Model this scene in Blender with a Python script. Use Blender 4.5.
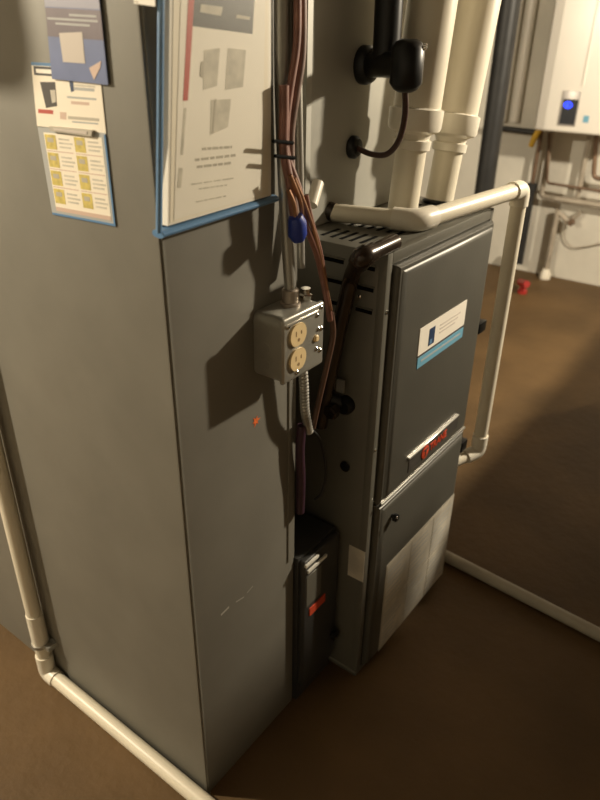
import bpy, bmesh, math, random
from mathutils import Vector, Matrix
random.seed(7)
for o in list(bpy.data.objects): bpy.data.objects.remove(o)
SC = bpy.context.scene
C = SC.collection

# ------------------------------------------------------------------ camera
CR = Vector((0.60153052, -0.79874908, 0.01268657))
CU = Vector((0.37641974, 0.2974142, 0.87741266))
CF = Vector((0.70460572, 0.52301501, -0.47956864))
FPX = 681.0
CAM = Vector((0, 0, 1.36))
cd = bpy.data.cameras.new('camera'); cam = bpy.data.objects.new('camera', cd); C.objects.link(cam)
m = Matrix((CR, CU, -CF)).transposed().to_4x4(); m.translation = CAM
cam.matrix_world = m
cd.sensor_fit = 'VERTICAL'; cd.sensor_height = 24.0; cd.lens = FPX / 800 * 24.0
cd.clip_start = 0.02
cd.dof.use_dof = True; cd.dof.focus_distance = 1.15; cd.dof.aperture_fstop = 2.8
SC.camera = cam

# ------------------------------------------------------------------ world + lights
w = bpy.data.worlds.new('world'); SC.world = w; w.use_nodes = True
w.node_tree.nodes['Background'].inputs[0].default_value = (1.0, 0.85, 0.65, 1)
w.node_tree.nodes['Background'].inputs[1].default_value = 0.01
def bulb(name, loc, watts, col, rad):
    l = bpy.data.lights.new(name, 'POINT'); l.energy = watts; l.color = col; l.shadow_soft_size = rad
    o = bpy.data.objects.new(name, l); C.objects.link(o); o.location = loc; return o
bulb('ceiling_bulb_far_room', (2.6, -0.42, 1.78), 76, (1.0, 0.87, 0.67), 0.045)
bulb('ceiling_bulb_by_duct', (-0.55, 2.4, 2.0), 82, (1.0, 0.87, 0.66), 0.02)
vs = SC.view_settings
vs.view_transform = 'Standard'; vs.look = 'None'; vs.gamma = 1; vs.use_curve_mapping = False
vs.exposure = 1.6

def P(x, y, **k):
    """pixel -> point on the plane a=(x), b=(y) or z=const"""
    d = CR * ((x - 300) / FPX) - CU * ((y - 400) / FPX) + CF
    (ax, v), = k.items(); i = 'abz'.index(ax)
    return CAM + d * ((v - CAM[i]) / d[i])

# ------------------------------------------------------------------ materials
def mat(name, col, rough=0.5, metal=0.0, var=0.0, scale=8.0, bump=0.0, bscale=60.0, col2=None, stretch=None, emit=None, estr=0, spec=0.5):
    M = bpy.data.materials.new(name); M.use_nodes = True
    nt = M.node_tree; b = nt.nodes['Principled BSDF']
    b.inputs['Base Color'].default_value = (*col, 1); b.inputs['Roughness'].default_value = rough
    b.inputs['Metallic'].default_value = metal; b.inputs['Specular IOR Level'].default_value = spec
    if emit: b.inputs['Emission Color'].default_value = (*emit, 1); b.inputs['Emission Strength'].default_value = estr
    tc = nt.nodes.new('ShaderNodeTexCoord'); mp = nt.nodes.new('ShaderNodeMapping')
    nt.links.new(tc.outputs['Object'], mp.inputs[0])
    if stretch: mp.inputs['Scale'].default_value = stretch
    if var or col2:
        n = nt.nodes.new('ShaderNodeTexNoise'); n.inputs['Scale'].default_value = scale; n.inputs['Detail'].default_value = 6
        nt.links.new(mp.outputs[0], n.inputs[0])
        r = nt.nodes.new('ShaderNodeValToRGB'); r.color_ramp.elements[0].position = .33; r.color_ramp.elements[1].position = .68
        c0 = [max(0, c * (1 - var)) for c in col]; c1 = col2 or [min(1, c * (1 + var)) for c in col]
        r.color_ramp.elements[0].color = (*c0, 1); r.color_ramp.elements[1].color = (*c1, 1)
        nt.links.new(n.outputs[0], r.inputs[0]); nt.links.new(r.outputs[0], b.inputs['Base Color'])
    if bump:
        n2 = nt.nodes.new('ShaderNodeTexNoise'); n2.inputs['Scale'].default_value = bscale; n2.inputs['Detail'].default_value = 5
        nt.links.new(mp.outputs[0], n2.inputs[0])
        bp = nt.nodes.new('ShaderNodeBump'); bp.inputs['Strength'].default_value = bump; bp.inputs['Distance'].default_value = .01
        nt.links.new(n2.outputs[0], bp.inputs['Height']); nt.links.new(bp.outputs[0], b.inputs['Normal'])
    return M
M_floor = mat('painted_concrete', (0.120, 0.072, 0.030), .62, var=.22, scale=3.0, bump=.25, bscale=35, spec=.3)
M_wall = mat('whitewashed_wall', (0.66, 0.63, 0.55), .85, var=.10, scale=2.5, bump=.3, bscale=18)
M_block = mat('bare_concrete_block', (0.17, 0.155, 0.13), .9, var=.15, scale=5, bump=.3, bscale=25)
M_ceil = mat('joist_ceiling', (0.08, 0.06, 0.04), .9, var=.2, scale=4)
M_galv = mat('galvanized_steel', (0.220, 0.210, 0.178), .50, metal=.15, var=.07, scale=7, bump=.06, bscale=3.5)
M_coil = mat('coil_case_steel', (0.42, 0.41, 0.36), .55, metal=.2, var=.06, scale=6)
M_cab = mat('cabinet_grey_paint', (0.150, 0.144, 0.119), .42, metal=.15, var=.05, scale=10, bump=.03, bscale=200)
M_door = mat('door_grey_paint', (0.100, 0.096, 0.080), .42, metal=.15, var=.05, scale=10, bump=.03, bscale=200)
M_black = mat('black_rubber', (0.006, 0.006, 0.006), .38, spec=.35)
M_tie = mat('black_tie', (0.006, 0.006, 0.006), .9, spec=.1)
M_slot = mat('dark_opening', (0.003, 0.003, 0.003), .9, spec=.1)
M_pvc = mat('white_pvc', (0.78, 0.72, 0.58), .38, var=.05, scale=5)
M_pvcw = mat('white_pvc_fitting', (0.84, 0.79, 0.67), .32, var=.04, scale=5)
M_steel = mat('stamped_box_steel', (0.42, 0.41, 0.36), .30, metal=.5, var=.1, scale=20)
M_emt = mat('conduit_steel', (0.40, 0.39, 0.35), .38, metal=.6, var=.08, scale=15)
M_screw = mat('bright_screw', (0.75, 0.73, 0.68), .18, metal=1.0)
M_cream = mat('cream_receptacle', (0.80, 0.62, 0.34), .4)
M_copper = mat('copper_wire', (0.40, 0.22, 0.13), .33, metal=.6, var=.2, scale=40)
M_rust = mat('red_brown_cable', (0.25, 0.115, 0.085), .45, var=.25, scale=30)
M_brown = mat('brown_cable', (0.22, 0.135, 0.105), .45, var=.25, scale=30)
M_dkbrown = mat('dark_brown_cable', (0.10, 0.05, 0.03), .5, var=.2, scale=30)
M_purple = mat('purple_cable', (0.045, 0.018, 0.032), .45, var=.2, scale=30)
M_blue = mat('blue_tape', (0.02, 0.045, 0.30), .4)
M_hose = mat('dark_brown_pipe', (0.035, 0.024, 0.017), .22, metal=.3, var=.2, scale=20)
M_iron = mat('black_iron', (0.02, 0.02, 0.02), .5, var=.3, scale=10)
M_paper = mat('white_paper', (0.90, 0.85, 0.75), .6, var=.03, scale=6)
M_cream_paper = mat('cream_paper', (0.88, 0.81, 0.67), .6)
M_ink = mat('grey_ink', (0.47, 0.43, 0.35), .6)
M_inkd = mat('dark_ink', (0.045, 0.045, 0.045), .5)
M_hdr = mat('charcoal_header', (0.065, 0.060, 0.053), .45, var=.15, scale=20)
M_pic = mat('printed_grey', (0.58, 0.54, 0.45), .6, var=.15, scale=60)
M_red = mat('red_stripe', (0.50, 0.085, 0.06), .5)
M_orange = mat('orange_red_print', (0.62, 0.075, 0.03), .5)
M_spray = mat('orange_marker', (0.80, 0.16, 0.03), .7)
M_bluee = mat('blue_edging', (0.13, 0.26, 0.45), .28)
M_card = mat('blue_card', (0.16, 0.20, 0.36), .4, var=.08, scale=25)
M_band = mat('violet_grey_band', (0.17, 0.14, 0.16), .4, var=.1, scale=30)
M_cardpale = mat('pale_card_top', (0.34, 0.34, 0.42), .4)
M_tape = mat('pale_tape', (0.62, 0.56, 0.50), .35)
M_mag = mat('grey_blue_margin', (0.42, 0.43, 0.42), .5)
M_yel = mat('yellow_print', (0.62, 0.50, 0.13), .6, var=.2, scale=120)
M_pink = mat('pink_print', (0.62, 0.46, 0.37), .6)
M_cyan = mat('light_blue_print', (0.16, 0.40, 0.56), .5)
M_navy = mat('navy_print', (0.02, 0.045, 0.11), .5)
M_sheet = mat('instruction_sheet', (0.58, 0.54, 0.45), .7, var=.22, scale=14)
M_enamel = mat('white_enamel', (0.86, 0.82, 0.74), .30, var=.02, scale=3)
M_panelb = mat('dark_display', (0.025, 0.028, 0.035), .25)
M_silver = mat('silver_bezel', (0.45, 0.42, 0.40), .35, metal=.4)
M_led = mat('blue_led', (0.02, 0.05, 0.9), .4, emit=(0.03, 0.08, 1.0), estr=.55)
M_yellow = mat('yellow_handle', (0.66, 0.40, 0.035), .45)
M_redv = mat('red_valve_paint', (0.38, 0.03, 0.025), .4)
M_pipegrey = mat('grey_water_pipe', (0.42, 0.37, 0.30), .45, metal=.2, var=.15, scale=12)
M_pipebrn = mat('tarnished_copper', (0.20, 0.13, 0.085), .45, metal=.4, var=.2, scale=12)
M_alu = mat('aluminium_trim', (0.78, 0.76, 0.70), .28, metal=.8)
M_film = bpy.data.materials.new('clear_film'); M_film.use_nodes = True
_nt = M_film.node_tree; _nt.nodes.clear()
_o = _nt.nodes.new('ShaderNodeOutputMaterial'); _mx = _nt.nodes.new('ShaderNodeMixShader'); _t = _nt.nodes.new('ShaderNodeBsdfTransparent'); _g = _nt.nodes.new('ShaderNodeBsdfGlossy')
_t.inputs[0].default_value = (.99, .99, .98, 1); _g.inputs['Roughness'].default_value = .2; _mx.inputs[0].default_value = .03
_nt.links.new(_t.outputs[0], _mx.inputs[1]); _nt.links.new(_g.outputs[0], _mx.inputs[2]); _nt.links.new(_mx.outputs[0], _o.inputs[0])

# ------------------------------------------------------------------ mesh helpers
def NB(): return bmesh.new()
def box(bm, x0, x1, y0, y1, z0, z1, bev=0, seg=2, axes=None):
    t = bmesh.new()
    bmesh.ops.create_cube(t, size=1)
    for v in t.verts: v.co = Vector(((x0 + x1) / 2 + v.co.x * (x1 - x0), (y0 + y1) / 2 + v.co.y * (y1 - y0), (z0 + z1) / 2 + v.co.z * (z1 - z0)))
    if bev:
        es = list(t.edges)
        if axes:   # only edges running along the given axis
            i = 'xyz'.index(axes); es = [e for e in es if abs((e.verts[0].co - e.verts[1].co).normalized()[i]) > .9]
        bmesh.ops.bevel(t, geom=es, offset=bev, segments=seg, profile=.6, affect='EDGES')
    merge(bm, t)
def merge(bm, t):
    me = bpy.data.meshes.new('tmp'); t.to_mesh(me); t.free(); bm.from_mesh(me); bpy.data.meshes.remove(me)
def rounded(pts, rad, n=6):
    pts = [Vector(p) for p in pts]; out = [pts[0]]
    for i in range(1, len(pts) - 1):
        a, b, c = pts[i - 1], pts[i], pts[i + 1]
        d0 = (a - b); d1 = (c - b); r = min(rad, d0.length * .45, d1.length * .45)
        p0 = b + d0.normalized() * r; p1 = b + d1.normalized() * r
        for k in range(n + 1):
            t = k / n; out.append(p0 * (1 - t) ** 2 + b * 2 * t * (1 - t) + p1 * t * t)
    out.append(pts[-1]); return out
def spline(pts, n=6):
    pts = [Vector(p) for p in pts]; q = [pts[0]] + pts + [pts[-1]]; out = []
    for i in range(1, len(q) - 2):
        for k in range(n):
            t = k / n; a, b, c, d = q[i - 1], q[i], q[i + 1], q[i + 2]
            out.append(.5 * ((2 * b) + (c - a) * t + (2 * a - 5 * b + 4 * c - d) * t * t + (3 * b - a - 3 * c + d) * t ** 3))
    out.append(pts[-1]); return out
def tube(bm, pts, r, seg=14, cap=True):
    pts = [Vector(p) for p in pts]; R = r if isinstance(r, (list, tuple)) else [r] * len(pts)
    rings = []; t0 = (pts[1] - pts[0]).normalized()
    n = t0.orthogonal().normalized()
    for i, p in enumerate(pts):
        t = (pts[min(i + 1, len(pts) - 1)] - pts[max(i - 1, 0)])
        t = t.normalized() if t.length > 1e-9 else t0
        n = (n - t * n.dot(t)); n = n.normalized() if n.length > 1e-6 else t.orthogonal().normalized()
        b = t.cross(n)
        rings.append([bm.verts.new(p + (n * math.cos(2 * math.pi * k / seg) + b * math.sin(2 * math.pi * k / seg)) * R[i]) for k in range(seg)])
    for i in range(len(rings) - 1):
        for k in range(seg):
            f = bm.faces.new((rings[i][k], rings[i][(k + 1) % seg], rings[i + 1][(k + 1) % seg], rings[i + 1][k])); f.smooth = True
    if cap:
        bm.faces.new(rings[0][::-1]); bm.faces.new(rings[-1])
def lathe(bm, p0, axis, prof, seg=24):
    """prof: list of (distance along axis, radius)"""
    p0 = Vector(p0); ax = Vector(axis).normalized(); n = ax.orthogonal().normalized(); b = ax.cross(n); rings = []
    for d, r in prof:
        rings.append([bm.verts.new(p0 + ax * d + (n * math.cos(2 * math.pi * k / seg) + b * math.sin(2 * math.pi * k / seg)) * max(r, 1e-5)) for k in range(seg)])
    for i in range(len(rings) - 1):
        for k in range(seg):
            f = bm.faces.new((rings[i][k], rings[i][(k + 1) % seg], rings[i + 1][(k + 1) % seg], rings[i + 1][k]))
            f.smooth = True
    bm.faces.new(rings[0][::-1]); bm.faces.new(rings[-1])
ROOT = {}
def wloc(o):
    while o.parent: o = o.parent
    return o.location
def obj(name, bm, m, parent=None, label=None):
    bmesh.ops.recalc_face_normals(bm, faces=bm.faces)
    if parent is None:
        xs = [v.co.x for v in bm.verts]; ys = [v.co.y for v in bm.verts]; zs = [v.co.z for v in bm.verts]
        loc = Vector(((min(xs) + max(xs)) / 2, (min(ys) + max(ys)) / 2, min(zs)))
    else: loc = Vector(wloc(parent))
    for v in bm.verts: v.co -= loc
    for f in bm.faces:
        f.smooth = f.smooth
    me = bpy.data.meshes.new(name); bm.to_mesh(me); bm.free(); me.materials.append(m)
    try: me.set_sharp_from_angle(angle=math.radians(40))
    except Exception: pass
    o = bpy.data.objects.new(name, me); C.objects.link(o)
    if parent is None: o.location = loc
    else: o.parent = parent
    if label: o['label'] = label
    return o
def tag(o, label, cat, group=None):
    o['label'] = label; o['category'] = cat
    if group: o['group'] = group
    return o
def thing(name, label, cat, loc, group=None):
    o = bpy.data.objects.new(name, None); C.objects.link(o); o.location = loc; o.empty_display_size = .05
    return tag(o, label, cat, group)
def struct(name, bm, m, parent=None):
    o = obj(name, bm, m, parent); o['kind'] = 'structure'; return o
def B(name, m, parent, *a, **k):
    bm = NB(); box(bm, *a, **k); return obj(name, bm, m, parent)
def text_bm(s, size, org, ux, uz, depth=.0006, bold=0.0, shear=0.0):
    """lettering standing on the plane spanned by ux (reading direction) and uz (up)"""
    cu = bpy.data.curves.new('lettering', 'FONT'); cu.body = s; cu.size = size; cu.extrude = depth; cu.offset = bold; cu.shear = shear
    o = bpy.data.objects.new('lettering', cu); C.objects.link(o)
    dg = bpy.context.evaluated_depsgraph_get(); me = bpy.data.meshes.new_from_object(o.evaluated_get(dg))
    bm = NB(); bm.from_mesh(me); bpy.data.meshes.remove(me); bpy.data.objects.remove(o); bpy.data.curves.remove(cu)
    ux = Vector(ux); uz = Vector(uz); un = ux.cross(uz); org = Vector(org)
    for v in bm.verts: v.co = org + ux * v.co.x + uz * v.co.y + un * v.co.z
    return bm

# ------------------------------------------------------------------ the setting
FA, FRONT, SIDE = 4.29, 0.548, 0.98     # far wall, furnace front, furnace side
bm = NB(); box(bm, -2.6, FA + .2, -3.2, 3.2, -.1, 0); struct('floor', bm, M_floor)
bm = NB(); box(bm, -2.6, FA + .2, -3.2, 3.2, 2.25, 2.35); struct('ceiling', bm, M_ceil)
bm = NB(); box(bm, FA, FA + .2, -3.2, 3.2, 0, 2.25); struct('wall_far', bm, M_wall)
bm = NB(); box(bm, -2.6, FA, 3.0, 3.2, 0, 2.25); struct('wall_left', bm, M_block)
bm = NB(); box(bm, -2.6, FA, -3.2, -3.0, 0, 2.25); struct('wall_right', bm, M_block)
bm = NB(); box(bm, -2.6, -2.4, -3.0, 3.0, 0, 2.25); struct('wall_near', bm, M_wall)
# unseen low wall right of the view, added to shade the near floor
bm = NB(); box(bm, 2.0, 3.3, -.02, .07, 0, 1.0); box(bm, 1.22, 2.0, -.09, .0, 0, 1.13); struct('added_shade_wall', bm, M_block)
# unseen plate left of the view, added to shadow the duct's upper left
bm = NB(); box(bm, .112, .125, 1.458, 2.0, 1.568, 2.25, bev=.04, seg=6, axes='x'); struct('shadow_plate', bm, M_galv)

# ------------------------------------------------------------------ return-air duct
DX0, DX1, DY0, DY1 = .555, .836, .63, 1.50
duct = thing('return_air_duct', 'tall grey sheet metal duct with papers and pouch fixed to it', 'duct', ((DX0 + DX1) / 2, (DY0 + DY1) / 2, 0))
B('duct_body', M_galv, duct, DX0, DX1, DY0, DY1, 0, 2.24, bev=.004, seg=2)
bm = NB(); box(bm, DX0 + .004, DX0 + .0075, DY0 - .002, DY0 + .002, 0, 2.24); obj('corner_seam', bm, M_galv, duct)
bm = NB(); box(bm, DX1 - .022, DX1 - .002, DY0 - .0025, DY0 + .001, .43, 2.24, bev=.001, seg=1); obj('edge_flange', bm, M_galv, duct)
# orange marker star and a pale scratch on the right-hand face
bm = NB(); c = P(256, 421, b=DY0 - .0006)
star = []
for k_ in range(12):
    rr = (.012, .010, .011, .0085, .012, .0095)[k_ // 2] if k_ % 2 == 0 else .0045
    a = math.radians(30 * k_ + 8); star.append(bm.verts.new(c + Vector((math.cos(a) * rr, 0, math.sin(a) * rr))))
bm.faces.new(star)
obj('marker_star', bm, M_spray, duct, 'small orange marker star')
bm = NB()
for (x0, y0, x1, y1, wd) in ((221, 615, 229, 607, .0022), (236, 602, 244, 597, .0012), (247, 593, 253, 586, .001)):
    p0 = P(x0, y0, b=DY0 - .0006); p1 = P(x1, y1, b=DY0 - .0006); n = Vector((0, 0, wd))
    bm.faces.new([bm.verts.new(v) for v in (p0 - n, p1 - n, p1 + n, p0 + n)])
obj('scratch', bm, mat('bare_scratch', (.5, .48, .42), .5, metal=.3), duct)

# ------------------------------------------------------------------ papers on the duct's left face (plane a = DX0)
def leaf(name, m, parent, pix, off, thick=.0004):
    """flat print on the duct's left face; pix = four photo pixels"""
    a = DX0 - off; q = [P(x, y, a=a) for x, y in pix]; bm = NB()
    f = [bm.verts.new(v) for v in q]; b = [bm.verts.new(v + Vector((thick, 0, 0))) for v in q]
    bm.faces.new(f); bm.faces.new(b[::-1])
    for i in range(4): bm.faces.new((f[i], b[i], b[(i + 1) % 4], f[(i + 1) % 4]))
    return obj(name, bm, m, parent)
def lp(q, u, v):
    (a, b, c, d) = [Vector((x, y)) for x, y in q]
    t = a + (b - a) * u; s = d + (c - d) * u; r = t + (s - t) * v; return (r.x, r.y)
def sub(q, u0, v0, u1, v1): return [lp(q, u0, v0), lp(q, u1, v0), lp(q, u1, v1), lp(q, u0, v1)]
# upper brochure
UB = [(31, 62), (99, 66), (106, 134), (37, 126)]
br = thing('brochure_holder', 'white brochure with device photo and red logos behind the blue card', 'brochure', P(72, 128, a=DX0))
leaf('backing_sheet', M_cream_paper, br, UB, .0012, .0010)
leaf('header_strip', M_bluee, br, sub(UB, 0, 0, 1, .05), .0014)
leaf('header_panel', M_inkd, br, sub(UB, .03, .06, .95, .2), .0014)
leaf('header_title', M_paper, br, sub(UB, .06, .10, .9, .165), .0016)
leaf('device_photo', M_hdr, br, [(40, 82), (55, 82), (57, 106), (46, 108)], .0014)
leaf('photo_highlight', M_pic, br, [(50, 90), (55, 90), (56, 102), (52, 103)], .0016)
leaf('emblem', M_navy, br, [(69, 81), (73, 81), (74, 91), (71, 92)], .0014)
for i, (x0, y0, x1, y1, m_) in enumerate(((74, 87, 94, 90, M_mag), (74, 84, 95, 86, M_pic), (67, 96, 96, 98, M_mag), (71, 101, 89, 104, M_pink), (38, 109, 53, 113, M_red), (60, 112, 66, 119, M_pink), (68, 116, 99, 119, M_ink), (72, 121, 98, 122.5, M_mag))):
    leaf('print_line', m_, br, [(x0, y0), (x1, y0 + (x1 - x0) * .08), (x1 + .2, y1 + (x1 - x0) * .08), (x0 + .2, y1)], .0014)
# blue card
CQ = [(43, -14), (98, -12), (108, 85), (52, 79)]
cdh = thing('service_card', 'blue card with a pale square taped to the duct above the brochure', 'card', P(80, 82, a=DX0))
leaf('card_sheet', M_card, cdh, CQ, .0040, .0012)
leaf('card_top', M_cardpale, cdh, sub(CQ, .005, .005, .995, .22), .0042)
leaf('text_band', M_band, cdh, sub(CQ, .0, .23, 1, .54), .0042)
for u0, u1, v in ((.42, .92, .285), (.02, .93, .335), (.16, .78, .385)):
    leaf('print_line', M_mag, cdh, sub(CQ, u0, v, u1, v + .022), .0044)
leaf('pale_square', M_tape, cdh, [(59, 33), (82, 32), (85, 63.5), (63, 62)], .0044)
leaf('corner_emblem', M_pink, cdh, [(89, 68), (101, 61), (100, 68), (94, 80)], .0044)
# lower coupon sheet
LQ = [(37.5, 127), (105, 133), (115.5, 226.5), (52.5, 214.5)]
cs = thing('coupon_sheet', 'paper sheet with eight yellow printed boxes in a blue-edged sleeve', 'paper', P(85, 222, a=DX0))
leaf('sleeve', M_mag, cs, LQ, .0012, .0010)
leaf('sleeve_edge', M_bluee, cs, sub(LQ, 0, .975, 1, 1.0), .0020)
leaf('sleeve_edge', M_bluee, cs, sub(LQ, .975, 0.02, 1, .98), .0020)
leaf('sheet', M_cream_paper, cs, sub(LQ, .075, .055, .94, .945), .0014)
leaf('bottom_strip', M_pink, cs, sub(LQ, .075, .90, .94, .945), .0016)
for r_ in range(4):
    for c_ in range(2):
        u0 = .085 + c_ * .435; v0 = .075 + r_ * .205
        leaf('coupon_box', M_yel, cs, sub(LQ, u0, v0, u0 + .16, v0 + .165), .0016)
        leaf('coupon_text', M_pic, cs, sub(LQ, u0 + .2, v0 + .03, u0 + .36, v0 + .05), .0016)
        leaf('coupon_text', M_pic, cs, sub(LQ, u0 + .2, v0 + .075, u0 + .40, v0 + .095), .0016)
        leaf('coupon_text', M_pic, cs, sub(LQ, u0 + .2, v0 + .12, u0 + .37, v0 + .14), .0016)
        leaf('coupon_amount', M_ink, cs, sub(LQ, u0 + .03, v0 + .035, u0 + .12, v0 + .085), .0018)
        if r_ < 3: leaf('coupon_rule', M_pink, cs, sub(LQ, u0, v0 + .18, u0 + .40, v0 + .19), .0016)
clp = leaf('clip_bar', M_ink, cs, [(49, 126.5), (92, 130.5), (91, 136.5), (50, 131)], .0060, .004)
leaf('clip_slot', M_tape, clp, [(53, 128), (87, 131.5), (86.5, 134.5), (54, 130.5)], .0066)
# white tag whose lower edge shows at the top
wt = thing('paper_tag', 'small white paper tag hanging near the top of the duct corner', 'tag', P(145, 6, a=DX0))
TG = [(131, -22), (153, -22), (155, 6.5), (134, 3.5)]
leaf('tag_sheet', M_paper, wt, TG, .0012, .0008)
leaf('print_mark', M_ink, wt, [(134, 0.5), (138, 1.5), (138, 3), (134, 2)], .0014)

# ------------------------------------------------------------------ literature pouch + manual (plane b = DY0)
pz0 = 1.141
def slab(name, m, parent, pix, y0, y1):
    """flat quad outlined by photo pixels on the duct's right face, thickened towards the duct"""
    q = [P(x, yy, b=y0) for x, yy in pix]; bm = NB()
    f = [bm.verts.new(v) for v in q]; b = [bm.verts.new(v + Vector((0, y1 - y0, 0))) for v in q]
    bm.faces.new(f); bm.faces.new(b[::-1])
    for i in range(4): bm.faces.new((f[i], b[i], b[(i + 1) % 4], f[(i + 1) % 4]))
    return obj(name, bm, m, parent)
po = thing('document_pouch', 'clear plastic document pouch with blue edging on the duct', 'pouch', (.665, DY0, pz0))
slab('front_film', M_film, po, [(161, -45), (273, -45), (273, 199), (158, 233)], DY0 - .0212, DY0 - .0208)
def rail(p0, p1, r, sq=.55):
    bm = NB(); tube(bm, [p0, p1], r, 14); c = p0.y
    for v in bm.verts: v.co.y = c + (v.co.y - c) * sq
    return obj('edging', bm, M_bluee, po)
rail(P(158, 234, b=DY0 - .0115), P(273.5, 198, b=DY0 - .0115), .0052, 2.0)
rail(P(159, 233, b=DY0 - .0175), P(161.5, -45, b=DY0 - .0175), .0038, 1.0)
slab('back_film', M_film, po, [(161, -45), (273, -45), (273, 199), (158, 233)], DY0 - .0012, DY0 - .0008)
# manual: layout in its own plane, turned 4.5 degrees clockwise
mn = thing('manual_booklet', 'white booklet with dark header and red spine stripe inside the pouch', 'booklet', (.665, DY0 - .006, pz0 + .006))
slab('back_pages', M_paper, mn, [(170, -40), (271, -40), (271, 195.5), (167.5, 226)], DY0 - .0166, DY0 - .0030)
slab('inner_page', M_cream_paper, mn, [(174, -40), (269, -40), (268, 194), (170, 223)], DY0 - .0171, DY0 - .0166)
yc = DY0 - .0175
def mp(name, m, pix, y):
    q = [P(x, yy, b=y) for x, yy in pix]; bm = NB()
    f = [bm.verts.new(v) for v in q]; b = [bm.verts.new(v + Vector((0, .0002, 0))) for v in q]
    bm.faces.new(f); bm.faces.new(b[::-1])
    for i in range(4): bm.faces.new((f[i], b[i], b[(i + 1) % 4], f[(i + 1) % 4]))
    return obj(name, bm, m, mn)
mp('cover', M_paper, [(182, -40), (266, -40), (262, 195), (174, 220)], yc)
mp('header_band', M_hdr, [(196, -25), (256, -25), (252.5, 34), (192.5, 26)], yc - .0002)
mp('spine_stripe', M_red, [(189.5, -25), (196, -25), (188, 100.5), (183, 101)], yc - .0002)
mp('header_title', M_pic, [(201, 4), (223, 7), (221, 16), (200, 12)], yc - .0004)
mp('header_title', M_pic, [(237, 14.5), (250, 17), (249.5, 20), (236, 18)], yc - .0004)
mp('unit_picture', M_pic, [(204, 50), (220, 48), (217, 86), (203, 90)], yc - .0002)
mp('unit_picture', M_pic, [(228, 48), (246, 50), (243, 87), (225, 90)], yc - .0002)
mp('unit_picture', M_pic, [(211, 100), (231, 99), (228, 127), (210, 135)], yc - .0002)
mp('unit_detail', M_ink, [(201, 62), (204, 61), (203.5, 78), (200, 76)], yc - .0004)
mp('unit_detail', M_ink, [(215, 99), (216.5, 99), (213.5, 133), (212, 134)], yc - .0004)
for x0, y0, x1, y1 in ((202, 149, 232, 147), (195, 160, 237, 155), (197, 167, 231, 163), (191, 184.5, 235, 178), (199, 189, 227, 185), (196, 202, 226, 196)):
    h_ = 2.6 if y0 < 170 else 1.4
    t_ = 0.0
    while t_ < .97:
        e_ = min(1.0, t_ + random.uniform(.10, .26)); A_ = Vector((x0, y0)).lerp(Vector((x1, y1)), t_); B_ = Vector((x0, y0)).lerp(Vector((x1, y1)), e_)
        mp('title_word', M_pic if h_ < 2 else M_ink, [(A_.x, A_.y - h_ / 2), (B_.x, B_.y - h_ / 2), (B_.x, B_.y + h_ / 2), (A_.x, A_.y + h_ / 2)], yc - .0002); t_ = e_ + .035
mp('spine_text', M_pic, [(184, 108), (186.5, 108), (183, 155), (180.5, 155)], yc - .0002)
mp('spine_text', M_pic, [(179, 168), (183, 168), (181, 188), (177, 188)], yc - .0002)

# ------------------------------------------------------------------ furnace
FX0, FX1, FY0, FY1, FZ = SIDE, 1.422, FRONT, 1.26, 1.03
fu = thing('furnace', 'dark grey gas furnace cabinet with two front doors and logo badge', 'furnace', ((FX0 + FX1) / 2, (FY0 + FY1) / 2, 0))
B('cabinet', M_cab, fu, FX0, FX1, FY0 + .014, FY1, .012, FZ, bev=.003, seg=2)
B('front_flange', M_cab, fu, FX0, FX0 + .018, FY0, FY0 + .02, .006, FZ, bev=.003, seg=2)
B('front_flange', M_cab, fu, FX1 - .014, FX1, FY0, FY0 + .02, .006, FZ, bev=.003, seg=2)
B('top_flange', M_cab, fu, FX0 + .018, FX1 - .014, FY0, FY0 + .02, FZ - .022, FZ, bev=.003, seg=2)
B('base_rail', M_cab, fu, FX0 - .002, FX1, FY0 + .002, FY1, 0, .014, bev=.002, seg=1)
# upper door: raised panel with rolled edges
def door(name, x0, x1, z0, z1, y, deep):
    bm = NB(); t = bmesh.new()
    def ring(ix, iz, yy): return [t.verts.new((x, yy, z)) for x, z in ((x0 + ix, z0 + iz), (x1 - ix * (1.0), z0 + iz), (x1 - ix, z1 - iz), (x0 + ix, z1 - iz))]
    rs = [ring(0, 0, y + deep), ring(0, 0, y + .009), ring(.004, .004, y + .004), ring(.012, .010, y + .0035), ring(.017, .014, y - .001), ring(.024, .018, y - .002)]
    for a, b in zip(rs, rs[1:]):
        for i in range(4): t.faces.new((a[i], a[(i + 1) % 4], b[(i + 1) % 4], b[i]))
    t.faces.new(rs[-1]); t.faces.new(rs[0][::-1]); merge(bm, t)
    return obj(name, bm, M_door, fu)
d1 = door('upper_door', 1.006, 1.410, .497, 1.005, FY0 - .014, .026)
d2 = door('lower_door', 1.006, 1.410, .022, .490, FY0 - .014, .026)
YD = FY0 - .0165
B('door_edge_trim', M_alu, d1, 1.010, 1.406, YD + .002, YD + .006, .4965, .5005)
# badge recess with emblem and lettering
bq = B('badge_recess', M_hdr, d1, 1.105, 1.345, YD - .001, YD + .002, .527, .566, bev=.0015, seg=1)
B('badge_lip', M_alu, d1, 1.100, 1.338, YD - .005, YD + .002, .5655, .5690, bev=.0012, seg=1)
bm = NB(); lathe(bm, (1.178, YD - .001, .545), (0, -1, 0), [(0, .0165), (.0016, .0165), (.0022, .015)], 24); em = obj('badge_emblem', bm, M_orange, d1)
bm = NB()
box(bm, 1.168, 1.188, YD - .0040, YD - .0030, .550, .5535); box(bm, 1.1765, 1.180, YD - .0040, YD - .0030, .534, .550)
obj('emblem_mark', bm, M_hdr, em)
bm = text_bm('TRANE', .026, (1.201, YD - .0018, .5355), (1, 0, 0), (0, 0, 1), .0006, .0004); obj('badge_lettering', bm, M_orange, d1)
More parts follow.
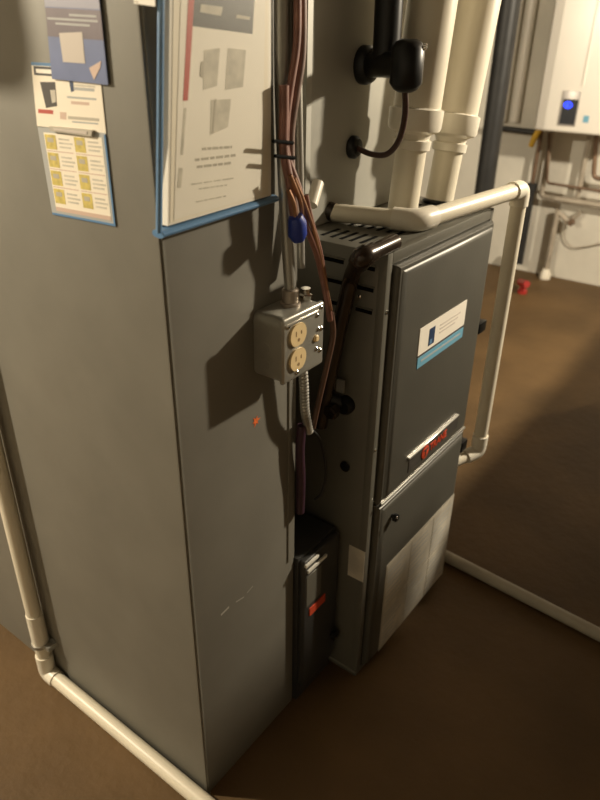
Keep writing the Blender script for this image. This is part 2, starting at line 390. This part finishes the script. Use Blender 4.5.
# sticker on the upper door
st = B('energy_sticker', M_paper, d1, 1.094, 1.300, YD - .0008, YD + .0006, .806, .863)
B('sticker_rule', M_inkd, st, 1.094, 1.300, YD - .0014, YD - .0007, .8035, .8065)
B('sticker_blue_band', M_cyan, d1, 1.096, 1.300, YD - .0008, YD + .0006, .778, .8005)
B('sticker_picture', M_navy, st, 1.134, 1.158, YD - .0014, YD - .0007, .814, .850)
B('sticker_picture_light', M_bluee, st, 1.138, 1.148, YD - .0019, YD - .0013, .817, .826)
for z, x1 in ((.842, 1.272), (.834, 1.262), (.826, 1.250)):
    B('sticker_text', M_tape, st, 1.180, x1, YD - .0014, YD - .0007, z, z + .003)
bm = NB(); box(bm, 1.110, 1.285, YD - .0014, YD - .0007, .789, .7925); obj('sticker_text', bm, M_mag, d1)
# lower door sheet, 3 x 2 printed panels
sh = B('instruction_sheet', M_ink, d2, 1.050, 1.392, YD - .0008, YD + .0006, .034, .306)
for i in range(3):
    for j in range(2):
        x0 = 1.055 + i * .112; z0 = .040 + j * .133
        pn = B('sheet_panel', M_sheet, sh, x0, x0 + .108, YD - .0014, YD - .0007, z0, z0 + .127)
bm = NB()
for i in range(3):
    for j in range(2):
        for k in range(7):
            x0 = 1.060 + i * .112; z0 = .052 + j * .133 + k * .0155
            box(bm, x0, x0 + .098 * random.uniform(.5, 1), YD - .0018, YD - .0012, z0, z0 + .003)
obj('sheet_text', bm, M_mag, sh)
# door knob and latches
def knob(name, c, axis, r, ln, par, m=M_black):
    bm = NB(); lathe(bm, c, axis, [(0, r * .55), (ln * .35, r * .55), (ln * .4, r), (ln * .9, r), (ln, r * .8)], 20); return obj(name, bm, m, par)
k = knob('door_knob', (1.052, YD, .446), (0, -1, 0), .0095, .014, d2)
bm = NB(); lathe(bm, (1.049, YD - .014, .449), (0, -1, 0), [(0, .0035), (.001, .003)], 10); obj('knob_screw', bm, M_screw, k)
B('door_latch', M_black, fu, FX1 - .012, FX1 + .026, FY0 - .012, FY0 + .008, .744, .770, bev=.003)
B('door_latch', M_black, fu, FX1 - .012, FX1 + .020, FY0 - .012, FY0 + .008, .418, .448, bev=.003)
B('latch_foot', M_screw, fu, FX1, FX1 + .016, FY0 + .008, FY0 + .014, .416, .421)
# side louvres
for z in (1.000, .962, .921):
    for (y0, y1) in ((.572, .606), (.636, .678)):
        s_ = B('side_louvre', M_slot, fu, FX0 - .0010, FX0 + .001, y0, y1, z - .004, z + .004)
        bm = NB(); box(bm, FX0 - .004, FX0 + .001, y0 - .002, y1 + .002, z + .004, z + .0065, bev=.0008, seg=1); obj('louvre_lip', bm, M_cab, s_)
# top slots
for a0, a1 in ((1.008, 1.064), (1.100, 1.160), (1.290, 1.345)):
    for b_ in (.600, .6215, .643, .663, .683, .704):
        B('top_slot', M_slot, fu, a0, a1, b_ - .0035, b_ + .0035, FZ - .001, FZ + .0008)
# screws, holes, rating tag
def screw(c, ax, par, r=.0038):
    bm = NB(); lathe(bm, c, ax, [(0, r), (.0015, r), (.0026, r * .5)], 10); return obj('screw', bm, M_screw, par)
screw((FX0 + .009, FY0, .925), (0, -1, 0), fu); screw((FX0, .630, .883), (-1, 0, 0), fu); screw((FX0, .600, .945), (-1, 0, 0), fu); screw((FX0 + .006, FY0, .64), (0, -1, 0), fu, .003)
q = P(356, 562, a=FX0)
B('rating_tag', M_sheet, fu, FX0 - .0008, FX0 + .0004, q.y - .021, q.y + .019, .30, .385)
q = P(346, 466, a=FX0); knob('hole_plug', (FX0, q.y, q.z), (-1, 0, 0), .011, .006, fu)

# ------------------------------------------------------------------ filter cabinet between duct and furnace
fc = thing('filter_cabinet', 'dark narrow filter box between the duct and the furnace with orange-red label', 'filter box', (.908, .9, 0))
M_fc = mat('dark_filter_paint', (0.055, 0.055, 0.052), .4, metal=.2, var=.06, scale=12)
FCY = .608; FCX0, FCX1 = DX1 + .004, FX0 - .010
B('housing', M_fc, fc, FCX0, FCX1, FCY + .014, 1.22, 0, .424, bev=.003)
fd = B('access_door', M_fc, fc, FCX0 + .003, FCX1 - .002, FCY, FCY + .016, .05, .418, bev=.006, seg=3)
pp = B('door_plate', M_cab, fd, FCX0 + .010, FCX0 + .062, FCY - .0015, FCY + .001, .292, .376, bev=.001, seg=1)
M_strip = mat('pale_glare_strip', (.80, .78, .70), .3)  # glare along the filter door's top edge, put into a pale colour
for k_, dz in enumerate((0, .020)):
    B('glare_strip', M_strip, fd, FCX0 + .004 + (1 - k_) * .008, FCX0 + .048 + (1 - k_) * .030, FCY - .004, FCY + .002, .386 + dz, .394 + dz, bev=.0015, seg=2)
c0 = P(318, 605, b=FCY - .003)
B('label_strip', M_orange, fd, c0.x - .028, c0.x + .028, FCY - .0025, FCY + .001, c0.z - .0105, c0.z + .0105)
q = P(341, 629, b=FCY - .01); knob('door_knob', (min(q.x, FCX1 - .014), FCY, q.z), (0, -1, 0), .012, .014, fd)

# ------------------------------------------------------------------ coil cabinet on the furnace
CY = .745
cc = thing('coil_cabinet', 'pale grey sheet metal coil case standing on the furnace', 'coil case', (1.22, 1.0, FZ))
B('case', M_coil, cc, 1.004, 1.425, CY, 1.255, FZ + .001, 2.24, bev=.004)
B('front_flange', M_coil, cc, 1.004, 1.020, CY - .004, CY + .002, FZ, 2.24, bev=.001, seg=1)
g1 = P(363, 65, b=CY); g2 = P(352, 147, b=CY)
bm = NB(); lathe(bm, (g1.x, CY, g1.z), (0, -1, 0), [(0, .033), (.012, .033), (.02, .028), (.022, .02)], 28); obj('line_grommet', bm, M_black, cc)
bm = NB(); lathe(bm, (g2.x, CY, g2.z), (0, -1, 0), [(0, .021), (.008, .021), (.014, .016), (.015, .01)], 24); obj('line_grommet', bm, M_black, cc)

# refrigerant line set: insulated suction line, valve block, thin liquid line
ls = thing('refrigerant_line', 'black insulated refrigerant line with valve running into the coil case', 'pipe', (1.12, .66, g2.z))
vb = P(407, 66, b=.615)
bm = NB()
tube(bm, rounded([(g1.x, CY - .015, g1.z), (g1.x - .03, .69, g1.z + .004), (vb.x, vb.y + .01, vb.z)], .03), .021)
obj('suction_elbow', bm, M_black, ls)
bm = NB(); t0 = P(387, 40, b=.68); t1 = P(389, -40, b=.68)
tube(bm, rounded([(t0.x, .68, g1.z - .005), (t0.x, .68, t0.z), (t1.x, .68, 1.7), (t1.x, .68, 2.2)], .05), .024); obj('insulated_riser', bm, M_black, ls)
bm = NB(); lathe(bm, (vb.x, vb.y, vb.z - .040), (0, 0, 1), [(0, .012), (.004, .020), (.014, .0275), (.066, .0275), (.076, .021), (.080, .012)], 24); vbo = obj('valve_block', bm, M_black, ls)
for dx, dz in ((.018, .030), (.024, .018), (.004, .027)):
    bm = NB(); lathe(bm, (vb.x + dx, vb.y - math.sqrt(max(.0275 ** 2 - dx ** 2, 1e-6)) + .002, vb.z + dz), (.4, -1, .2), [(0, .004), (.004, .004), (.006, .002)], 10); obj('valve_screw', bm, M_screw, vbo)
bm = NB()
tube(bm, spline([(vb.x, vb.y, vb.z - .038), P(405, 115, b=.625), P(399, 140, b=.64), P(387, 154, b=.665), P(371, 154, b=.70), (g2.x, CY - .01, g2.z)], 8), .0055, 10)
obj('liquid_line', bm, mat('dark_red_line', (.05, .022, .016), .4), ls)

# ------------------------------------------------------------------ flue and intake pipes
def flue(label, ab, at, zc0, zc1, zr0, zr1):
    base = Vector((ab[0], ab[1], FZ)); top = Vector(at)
    ax = (top - base).normalized(); t = thing('vent_pipe', label, 'pipe', base, 'white vent pipes above the furnace')
    L = lambda z: (z - FZ) / ax.z
    bm = NB(); lathe(bm, base, ax, [(0, .030), (L(zr0) + .01, .030)], 32); obj('lower_pipe', bm, M_pvc, t)
    bm = NB(); lathe(bm, base, ax, [(0, .036), (.004, .036), (.006, .031)], 32); obj('base_collar', bm, M_black, t)
    bm = NB(); lathe(bm, base, ax, [(L(zc0), .0305), (L(zc0) + .001, .0355), (L(zc1) - .002, .0365), (L(zc1), .033)], 32); obj('coupling', bm, M_pvcw, t)
    bm = NB(); lathe(bm, base, ax, [(L(zc1), .031), (L(zr0), .034), (L(zr0) + .006, .048), (L(zr0) + .012, .0510), (L(zr1) - .003, .0515), (L(zr1), .0450)], 36); obj('reducer', bm, M_pvcw, t)
    bm = NB(); lathe(bm, base, ax, [(L(zr1) - .01, .0448), (L(2.22), .0448)], 36); obj('upper_pipe', bm, M_pvc, t)
a1 = P(431, 10, b=.655); a2 = P(476, 10, b=.655)
flue('white plastic vent pipe beside the black valve and line', (1.225, .662), (a1.x, .655, a1.z), 1.157, 1.176, 1.186, 1.232)
flue('white plastic vent pipe on the furnace farther from the black valve', (1.388, .662), (a2.x, .655, a2.z), 1.134, 1.152, 1.162, 1.208)

# ------------------------------------------------------------------ condensate drain over the furnace
dr = thing('condensate_drain', 'white plastic drain pipe bent across the furnace top and down its side', 'pipe', (1.3, .6, FZ))
R = .0170; zd = FZ + .018
e0 = P(326, 211, z=zd + .002); e1 = P(417, 221, z=zd + .002); e2 = P(521, 189, z=zd + .012)
e0.y = min(e0.y, CY - .005)
e3 = P(483, 446, b=e2.y); e3.x = e2.x
def fitting(path, r, name='elbow', rad=.02):
    bm = NB(); tube(bm, rounded(path, rad, 8), r, 18); return obj(name, bm, M_pvcw, dr)
bm = NB(); tube(bm, [e0, e1], R, 18); obj('pipe_run', bm, M_pvc, dr)
bm = NB(); tube(bm, [e1, e2], R, 18); obj('pipe_run', bm, M_pvc, dr)
bm = NB(); tube(bm, [e2, e3], R, 18); obj('down_pipe', bm, M_pvc, dr)
def toward(a, b, d): return a + (b - a).normalized() * d
fitting([toward(e1, e0, .045), e1, toward(e1, e2, .045)], R + .0045)
fitting([toward(e2, e1, .035), e2, toward(e2, e3, .035)], R + .0035)
bm = NB(); cpl = toward(e3, e2, .022); tube(bm, [cpl, toward(e3, e2, .050)], R + .003, 18); obj('coupling', bm, M_pvcw, dr)
e4 = Vector((FX1 + .004, e3.y + .035, e3.z - .012))
fitting([toward(e3, e2, .03), e3, toward(e3, e4, .04)], R + .002)
bm = NB(); tube(bm, [e3, e4], R - .002, 14); obj('side_stub', bm, M_pvc, dr)
bm = NB(); tube(bm, [e0, e0 + Vector((-.004, .012, .004))], [.0175, .0175], 18); obj('port_collar', bm, M_hose, dr)

# ------------------------------------------------------------------ floor pipes
fp = thing('floor_pipe', 'cream plastic pipe coming down the duct and running along its foot', 'pipe', (.53, 1.14, 0))
r_ = .0165; xa = DX0 - r_ - .004
cpt = P(42, 676, z=r_)
bm = NB(); tube(bm, [(xa, cpt.y, 1.2), (xa, cpt.y, .03)], r_, 16); obj('riser', bm, M_pvc, fp)
bm = NB(); tube(bm, [(xa, cpt.y - .02, r_), (xa, -.3, r_)], r_, 16); obj('run', bm, M_pvc, fp)
bm = NB(); tube(bm, rounded([(xa, cpt.y, .075), (xa, cpt.y, r_), (xa, cpt.y - .035, r_)], .03, 8), r_ + .003, 16); obj('elbow', bm, M_pvcw, fp)
bm = NB(); tube(bm, [(xa, cpt.y, .205), (xa, cpt.y, .115)], r_ + .002, 16); obj('coupling', bm, M_pvcw, fp)
bm = NB(); tube(bm, [(xa, cpt.y, .118), (xa, cpt.y, .110)], r_ + .0045, 16); box(bm, xa - .004, DX0 + .001, cpt.y - .034, cpt.y - .014, .108, .119); obj('pipe_strap', bm, M_emt, fp)
f0 = P(446, 556, z=r_); f1 = P(600, 635, z=r_)
dd = (f1 - f0).normalized(); f0b = f0 - dd * .30; f0b.x = max(f0b.x, FX1 + .02)
bm = NB(); tube(bm, [f0b, f0, f1, f1 + dd * .105], r_, 16)
tag(obj('drain_floor_pipe', bm, mat('shaded_pvc', (.42, .385, .31), .5, var=.12, scale=9)), 'dim white plastic pipe lying on the open floor from the furnace', 'pipe')  # white pvc with a darker colour standing in for shade

# ------------------------------------------------------------------ outlet box on the duct
BX0, BX1, BY0, BZ0, BZ1 = .727, .832, .579, .879, .985
ob = thing('outlet_box', 'shiny square steel outlet box with two cream receptacles on the duct', 'outlet box', ((BX0 + BX1) / 2, .60, BZ0))
B('box_body', M_steel, ob, BX0, BX1, BY0, DY0 - .0005, BZ0, BZ1, bev=.016, seg=5, axes='y')
cv = B('cover_plate', M_steel, ob, BX0 - .001, BX1 + .001, BY0 - .007, BY0 + .002, BZ0 - .001, BZ1 + .001, bev=.006, seg=3)
cx = BX0 + .034
for cz in (.953, .912):
    bm = NB(); t = bmesh.new()
    seg = 24; r0 = .0195; fr = []; bk = []
    for k_ in range(seg):
        a = 2 * math.pi * k_ / seg; x = max(-.0195, min(.0195, r0 * math.cos(a) * 1.02)); z = max(-.0175, min(.0175, r0 * math.sin(a)))
        fr.append(t.verts.new((cx + x, BY0 - .0105, cz + z))); bk.append(t.verts.new((cx + x, BY0 - .006, cz + z)))
    t.faces.new(fr); t.faces.new(bk[::-1])
    for k_ in range(seg): t.faces.new((fr[k_], bk[k_], bk[(k_ + 1) % seg], fr[(k_ + 1) % seg]))
    merge(bm, t); rc = obj('receptacle', bm, M_cream, cv)
    bm = NB(); box(bm, cx - .0075, cx - .0055, BY0 - .0109, BY0 - .0100, cz - .001, cz + .007); box(bm, cx + .0055, cx + .0075, BY0 - .0109, BY0 - .0100, cz, cz + .006)
    lathe(bm, (cx, BY0 - .0100, cz - .008), (0, -1, 0), [(0, .0028), (.0009, .0028)], 12); obj('receptacle_slot', bm, mat('slot_brown', (.30, .20, .09), .7), rc)
B('cover_ridge', M_alu, cv, BX0 + .006, BX1 - .012, BY0 - .0095, BY0 - .006, .9725, .9760, bev=.0012)
B('cover_ridge', M_alu, cv, BX0 + .016, BX1 - .004, BY0 - .0095, BY0 - .006, .9640, .9672, bev=.0012) if False else None
for (sx, sz) in ((BX1 - .010, .978), (BX1 - .020, .968), (BX0 + .012, .972), (BX1 - .008, .942), (BX1 - .016, .944), (BX1 - .010, .905), (BX1 - .020, .911), (cx, .889)):
    bm = NB(); lathe(bm, (sx, BY0 - .006, sz), (0, -1, 0), [(0, .0038), (.002, .0038), (.0035, .002)], 10); obj('cover_screw', bm, M_screw, cv)
bm = NB(); lathe(bm, (BX1 - .022, BY0 - .006, .930), (0, -1, 0), [(0, .006), (.003, .006), (.005, .004)], 14); obj('toggle', bm, M_cream, cv)
for (bx, bz) in ((.606, .960), (.606, .932), (.606, .904)):
    bm = NB(); lathe(bm, (BX0, bx, bz), (-1, 0, 0), [(0, .009), (.0008, .0088)], 18); obj('knockout', bm, M_steel, ob)
bm = NB(); lathe(bm, (.788, .606, BZ1 - .002), (0, 0, 1), [(0, .016), (.006, .016), (.007, .013), (.026, .013), (.028, .011)], 18); obj('conduit_connector', bm, mat('zinc_connector', (.42, .36, .30), .45, metal=.5), ob)
bm = NB(); lathe(bm, (.822, .602, BZ1 - .002), (0, 0, 1), [(0, .011), (.010, .011), (.012, .008), (.02, .008)], 14); obj('cable_clamp', bm, M_screw, ob)

# conduits above, flexible one below
c1 = [(.788, .606, BZ1 + .020), P(285, 200, b=.616), P(281, 80, b=.6185), P(281, -60, b=.6185)]
bm = NB(); tube(bm, spline([Vector(p) for p in c1], 6), .0092, 14); tag(obj('conduit', bm, M_emt), 'grey steel conduit rising from outlet box next to the pouch', 'conduit')
c2 = [P(301, 268, b=.606), P(300, 190, b=.618), P(298, 90, b=.622), P(297, -60, b=.622)]
bm = NB(); tube(bm, spline(c2, 6), .0062, 12); tag(obj('thin_conduit', bm, M_emt), 'thin pale conduit behind the reddish cables above the outlet box', 'conduit')
fx = [(.812, .600, BZ0 + .004), P(304, 385, b=.600), P(305, 410, b=.602), P(309, 432, b=.610)]
bm = NB(); pth = spline([Vector(p) for p in fx], 16); tube(bm, pth, [.0085 if i % 2 else .0068 for i in range(len(pth))], 12)
tag(obj('flexible_conduit', bm, M_emt), 'ribbed flexible steel conduit hanging below the outlet box', 'conduit')

# ------------------------------------------------------------------ cables
def cable(name, label, pix, r, m, par=None, n=7):
    bm = NB(); tube(bm, spline([P(x, y, b=b_) for x, y, b_ in pix], n), r, 10)
    o = obj(name, bm, m, par)
    return tag(o, label, 'cable') if par is None else o
wb = thing('cable_bundle', 'reddish brown cable bundle hanging between the duct and the coil case', 'cable', P(300, 240, b=.59))
cable('cable_strand', None, [(297, -30, .602), (297, 40, .602), (290, 90, .602), (286, 125, .601), (287, 155, .600), (299, 190, .592), (306, 225, .588), (318, 258, .585), (327, 300, .588), (330, 320, .592)], .0052, M_rust, wb)
cable('cable_strand', None, [(302, -30, .606), (302, 50, .604), (296, 95, .604), (291, 130, .604), (291, 165, .600), (293, 195, .592), (297, 225, .588)], .0058, M_brown, wb)
cable('cable_strand', None, [(284, 85, .602), (284, 110, .602), (284, 150, .601), (291, 190, .594), (295, 225, .59)], .0066, M_rust, wb)
cable('cable_strand', None, [(290, 175, .588), (300, 200, .586), (302, 215, .586), (299, 228, .586)], .0030, M_copper, wb)
cable('cable_strand', None, [(294, 178, .588), (305, 205, .584), (314, 232, .582), (322, 265, .582), (331, 310, .586)], .0030, M_copper, wb)
cable('cable_strand', None, [(288, 190, .59), (294, 205, .586), (296, 222, .586)], .0034, M_copper, wb)
cable('cable_strand', None, [(306, 195, .586), (312, 222, .584), (320, 250, .584), (326, 285, .586)], .0036, M_rust, wb)
bm = NB(); cb = P(297, 229, b=.585)
tube(bm, [cb + Vector((-.004, 0, .019)), cb + Vector((0, 0, .010)), cb + Vector((.001, 0, -.008)), cb + Vector((.004, 0, -.017))], [.010, .0135, .014, .009], 14); obj('blue_tape_wrap', bm, M_blue, wb, 'blue tape wrap')
for (x, y) in ((284, 143), (286, 158)):
    q0 = P(x - 11, y - 2, b=.594); q1 = P(x + 9, y, b=.594)
    bm = NB(); tube(bm, [q0, q1], .0024, 8); obj('zip_tie', bm, M_tie, wb)
cable('side_cable', 'brown cable running down past the right side of the outlet box', [(331, 312, .592), (333, 335, .594), (327, 365, .598), (319, 400, .604), (313, 428, .612)], .0050, M_dkbrown)
cable('dark_cable', 'thin dark cable curling under the flexible conduit toward the filter box', [(309, 428, .612), (320, 440, .612), (326, 470, .612), (322, 492, .615), (314, 500, .622)], .0028, M_iron)
cable('purple_cable', 'dark purple cable dropping to the top of the filter box', [(302, 425, .613), (300, 450, .615), (301, 480, .617), (300, 512, .619)], .0085, M_purple)
# pale bracket stub near the coil's drain port
bm = NB(); q = P(317, 195, b=.66)
tube(bm, [q + Vector((-.015, 0, -.014)), q + Vector((.016, .01, .016))], .010, 12); tag(obj('pipe_stub', bm, M_pvcw), 'short pale plastic stub next to the cables above the furnace corner', 'pipe')

# ------------------------------------------------------------------ dark pipe over the furnace corner, with side entry
gp = thing('gas_pipe', 'dark shiny pipe bent over the furnace top edge and down its side', 'pipe', (.95, .6, .69))
g = [P(394, 242, z=1.046), P(362, 257, z=1.046)]
down = [P(352, 275, a=.957), P(340, 325, a=.955), P(326, 395, a=.950), P(320, 425, a=.950)]
path = rounded([g[0], g[1]] + down, .022, 6)
bm = NB(); tube(bm, path, .0145, 16); obj('pipe', bm, M_hose, gp)
bm = NB(); tube(bm, rounded([toward(g[1], g[0], .028), g[1], toward(g[1], down[0], .025)], .018, 6), .0178, 16); obj('elbow', bm, M_hose, gp)
kx = P(347, 404, a=FX0)
bm = NB(); tube(bm, [toward(down[2], down[3], .002), Vector((FX0 - .004, kx.y, kx.z))], .0105, 14); obj('side_nipple', bm, M_iron, gp)
bm = NB(); lathe(bm, (FX0, kx.y, kx.z), (-1, 0, 0), [(0, .019), (.012, .019), (.018, .014)], 22); obj('side_bushing', bm, M_black, gp)
q = P(334, 410, a=.955); bm = NB(); lathe(bm, (q.x - .018, q.y, q.z), (1, 0, .1), [(0, .013), (.003, .016), (.018, .016), (.021, .013)], 6); obj('union_nut', bm, M_hose, gp)
q = P(341, 386, a=.962); B('valve_tag', M_emt, gp, .958, .963, q.y - .008, q.y + .008, q.z - .012, q.z + .014)

# ------------------------------------------------------------------ far wall: water heater and pipes
hb = P(538, 131, a=3.97)
HB1, HZ0 = hb.y + .03, hb.z; HB0 = HB1 - .50; HX0, HX1 = 3.97, 4.275
wh = thing('water_heater', 'white wall-hung water heater with lit blue display', 'water heater', ((HX0 + HX1) / 2, (HB0 + HB1) / 2, HZ0))
B('casing', M_enamel, wh, HX0 + .03, HX1, HB0, HB1, HZ0, HZ0 + .72, bev=.008)
B('front_cover', M_enamel, wh, HX0, HX0 + .034, HB0 + .003, HB1 - .003, HZ0 + .004, HZ0 + .716, bev=.014, seg=3)
pA = P(558, 90, a=HX0); pB = P(580, 127, a=HX0)
y1_, y0_ = pA.y, P(575, 127, a=HX0).y; y1_ = (pA.y + P(556, 127, a=HX0).y) / 2 - .018
cp = B('control_panel', M_silver, wh, HX0 - .006, HX0 + .002, y0_, y1_, pB.z, pA.z, bev=.003)
B('display_glass', M_panelb, cp, HX0 - .0075, HX0 - .005, y0_ + .006, y1_ - .010, pB.z + .008, pA.z - .040)
q = P(568, 105, a=HX0 - .008)
bm = NB()
for k_ in range(18):
    a = 2 * math.pi * k_ / 18; a2 = 2 * math.pi * (k_ + 1) / 18
    box(bm, HX0 - .0095, HX0 - .0072, q.y + .019 * math.cos(a) - .004, q.y + .019 * math.cos(a) + .004, q.z + .014 * math.sin(a) - .0035, q.z + .014 * math.sin(a) + .0035)
box(bm, HX0 - .0095, HX0 - .0072, q.y - .004, q.y + .008, q.z - .007, q.z + .006)
obj('display_digits', bm, M_led, cp, 'glowing blue display')
q = P(586, 119, a=HX0); bm = NB(); box(bm, HX0 - .0012, HX0 + .002, q.y - .014, q.y + .014, q.z - .018, q.z + .016); obj('round_sticker', bm, M_cyan, wh)
s0 = P(598, 2, a=HX0); s1 = P(583, 88, a=HX0)
bm = NB(); yy = (s0.y + s1.y) / 2; box(bm, HX0 - .004, HX0 + .001, yy - .006, yy + .006, s1.z + .01, HZ0 + .70, bev=.002, seg=2); obj('cover_rib', bm, M_enamel, wh)
def wp(name, label, pts, r, m, rad=.03, cat='pipe', par=None, grp=None):
    bm = NB(); tube(bm, rounded(pts, rad, 6), r, 14); o = obj(name, bm, m, par)
    return tag(o, label, cat, grp) if par is None else o
W = lambda x, y, a=4.225: P(x, y, a=a)
# black gas line with yellow valve
gl = thing('gas_line', 'black gas line with yellow valve handle beside the water heater', 'pipe', W(530, 200))
v0 = W(503, 128); v1 = W(541, 133); v2 = W(532, 188); v2.y = v1.y; v3 = W(514, 262); v3.y = v1.y
wp('side_run', None, [v0 + Vector((0, .1, 0)), v1], .016, M_iron, par=gl)
wp('drop', None, [v1 + Vector((0, 0, .03)), v2], .013, M_pipebrn, par=gl)
wp('lower_drop', None, [v2, Vector((v2.x, v2.y, .06))], .024, M_iron, par=gl)
bm = NB(); lathe(bm, (v2.x, v2.y, v2.z - .02), (0, 0, 1), [(0, .024), (.004, .031), (.045, .031), (.05, .02)], 14); obj('coupling', bm, M_iron, gl)
bm = NB(); lathe(bm, (v2.x, v2.y, .085), (-.2, .6, .2), [(0, .018), (.06, .020), (.065, .03), (.085, .03)], 12); obj('drain_cock', bm, M_iron, gl)
hq = W(537, 137, 4.19); bm = NB(); tube(bm, [hq + Vector((0, -.01, .045)), hq + Vector((0, .012, 0)), hq + Vector((0, .028, -.055))], [.017, .019, .015], 10); obj('valve_handle', bm, M_yellow, gl)
# red floor valve
rv = thing('red_valve', 'small red valve on the floor by the black gas line', 'valve', P(522, 293, z=0))
q = P(522, 293, z=0)
bm = NB(); lathe(bm, q, (0, 0, 1), [(0, .028), (.02, .028), (.03, .018), (.05, .018)], 16); obj('valve_body', bm, M_redv, rv)
bm = NB(); tube(bm, [q + Vector((.05, .04, .045)), q + Vector((-.05, -.035, .075))], .02, 12); obj('lever', bm, M_redv, rv)
# water pipes below the heater
G = 'water pipes under the water heater'
h0 = W(551, 140); h1 = W(543, 196); h1.y = h0.y
wp('water_pipe', 'pale pipe dropping from the heater beside the yellow valve then turning level', [h0 + Vector((0, 0, .05)), Vector((h1.x, h0.y, W(545, 197).z)), Vector((h1.x, W(600, 206).y - .25, W(600, 206).z))], .016, M_pipegrey, grp=G)
q0 = W(547, 183, 4.19); q1 = W(600, 192, 4.19)
wp('brown_pipe', 'thin tarnished copper pipe running level under the heater', [W(548, 140, 4.19) + Vector((0, 0, .04)), Vector((4.19, W(547, 183, 4.19).y, q0.z)), q1 + Vector((0, -.25, 0))], .008, M_pipebrn, .02, grp=G)
u0 = W(588, 145); u1 = W(577, 205); u1.y = u0.y
wp('riser_pipe', 'pale vertical pipe from the heater to the level pipe', [u0 + Vector((0, 0, .06)), Vector((u0.x, u0.y, u1.z + .045))], .015, M_pipegrey, grp=G)
k0 = W(600, 132, 4.2); wp('outlet_pipe', 'dark bent pipe under the right part of the heater', [Vector((4.2, W(596, 135, 4.2).y, HZ0 + .01)), Vector((4.2, W(594, 175, 4.2).y, W(594, 178, 4.2).z)), Vector((4.2, W(600, 180, 4.2).y - .25, W(594, 178, 4.2).z))], .013, M_pipebrn, .03, grp=G)
l0 = W(558, 210, 4.235); l1 = W(549, 272, 4.235)
dp = thing('drain_pipe', 'pale drain pipe ending in a white fitting at the foot of the wall', 'pipe', Vector((4.235, l0.y, 0)))
wp('pipe', None, [l0, Vector((4.235, l0.y, .02))], .016, M_pipegrey, par=dp)
wp('top_branch', None, [Vector((4.235, l0.y, l0.z - .01)), W(569, 222, 4.235), W(580, 212, 4.235)], .014, M_pipegrey, .02, par=dp)
bm = NB(); lathe(bm, (4.225, l0.y, 0), (0, 0, 1), [(0, .035), (.03, .035), (.045, .026), (.06, .022)], 18); obj('floor_fitting', bm, M_pvcw, dp)
bm = NB(); q = W(569, 224, 4.215); lathe(bm, (4.215, q.y, q.z), (0, -.6, .6), [(0, .018), (.03, .018), (.036, .012)], 12); obj('valve_stub', bm, M_pipebrn, dp)
bm = NB(); tube(bm, spline([W(566, 222, 4.27), W(564, 238, 4.27), W(573, 247, 4.27), (W(588, 246, 4.27)), W(604, 243, 4.27), W(630, 243, 4.27)], 6), .004, 8)
tag(obj('electric_cable', bm, M_pipegrey), 'thin cable looping across the white wall near the drain pipe', 'cable')
# tall black soil pipe standing well behind the furnace
s0 = P(507, 5, a=3.6); s1 = P(486, 195, a=3.6)
so = thing('soil_pipe', 'thick black vertical pipe behind the white vent pipes', 'pipe', (3.6, (s0.y + s1.y) / 2, 0))
sy = (s0.y + s1.y) / 2
bm = NB(); lathe(bm, (3.6, sy, 0), (0, 0, 1), [(0, .05), (2.24, .05)], 28); obj('stack', bm, M_iron, so)
bm = NB(); lathe(bm, (3.6, sy, .25), (0, 0, 1), [(0, .052), (.005, .062), (.09, .062), (.095, .052)], 28); obj('hub', bm, M_iron, so)

for (x_, r2) in ((512, .018), (524, .024)):
    q = P(x_, 60, a=4.262)
    bm = NB(); tube(bm, [(4.262, q.y, .86 + r2), (4.262, q.y, 2.24)], r2, 14)
    lb = 'thin pale vertical pipe on the wall beside the thick black pipe' if r2 < .02 else 'wider pale vertical pipe on the wall next to the water heater'
    tag(obj('wall_pipe', bm, M_enamel), lb, 'pipe', 'pale wall pipes beside the heater')
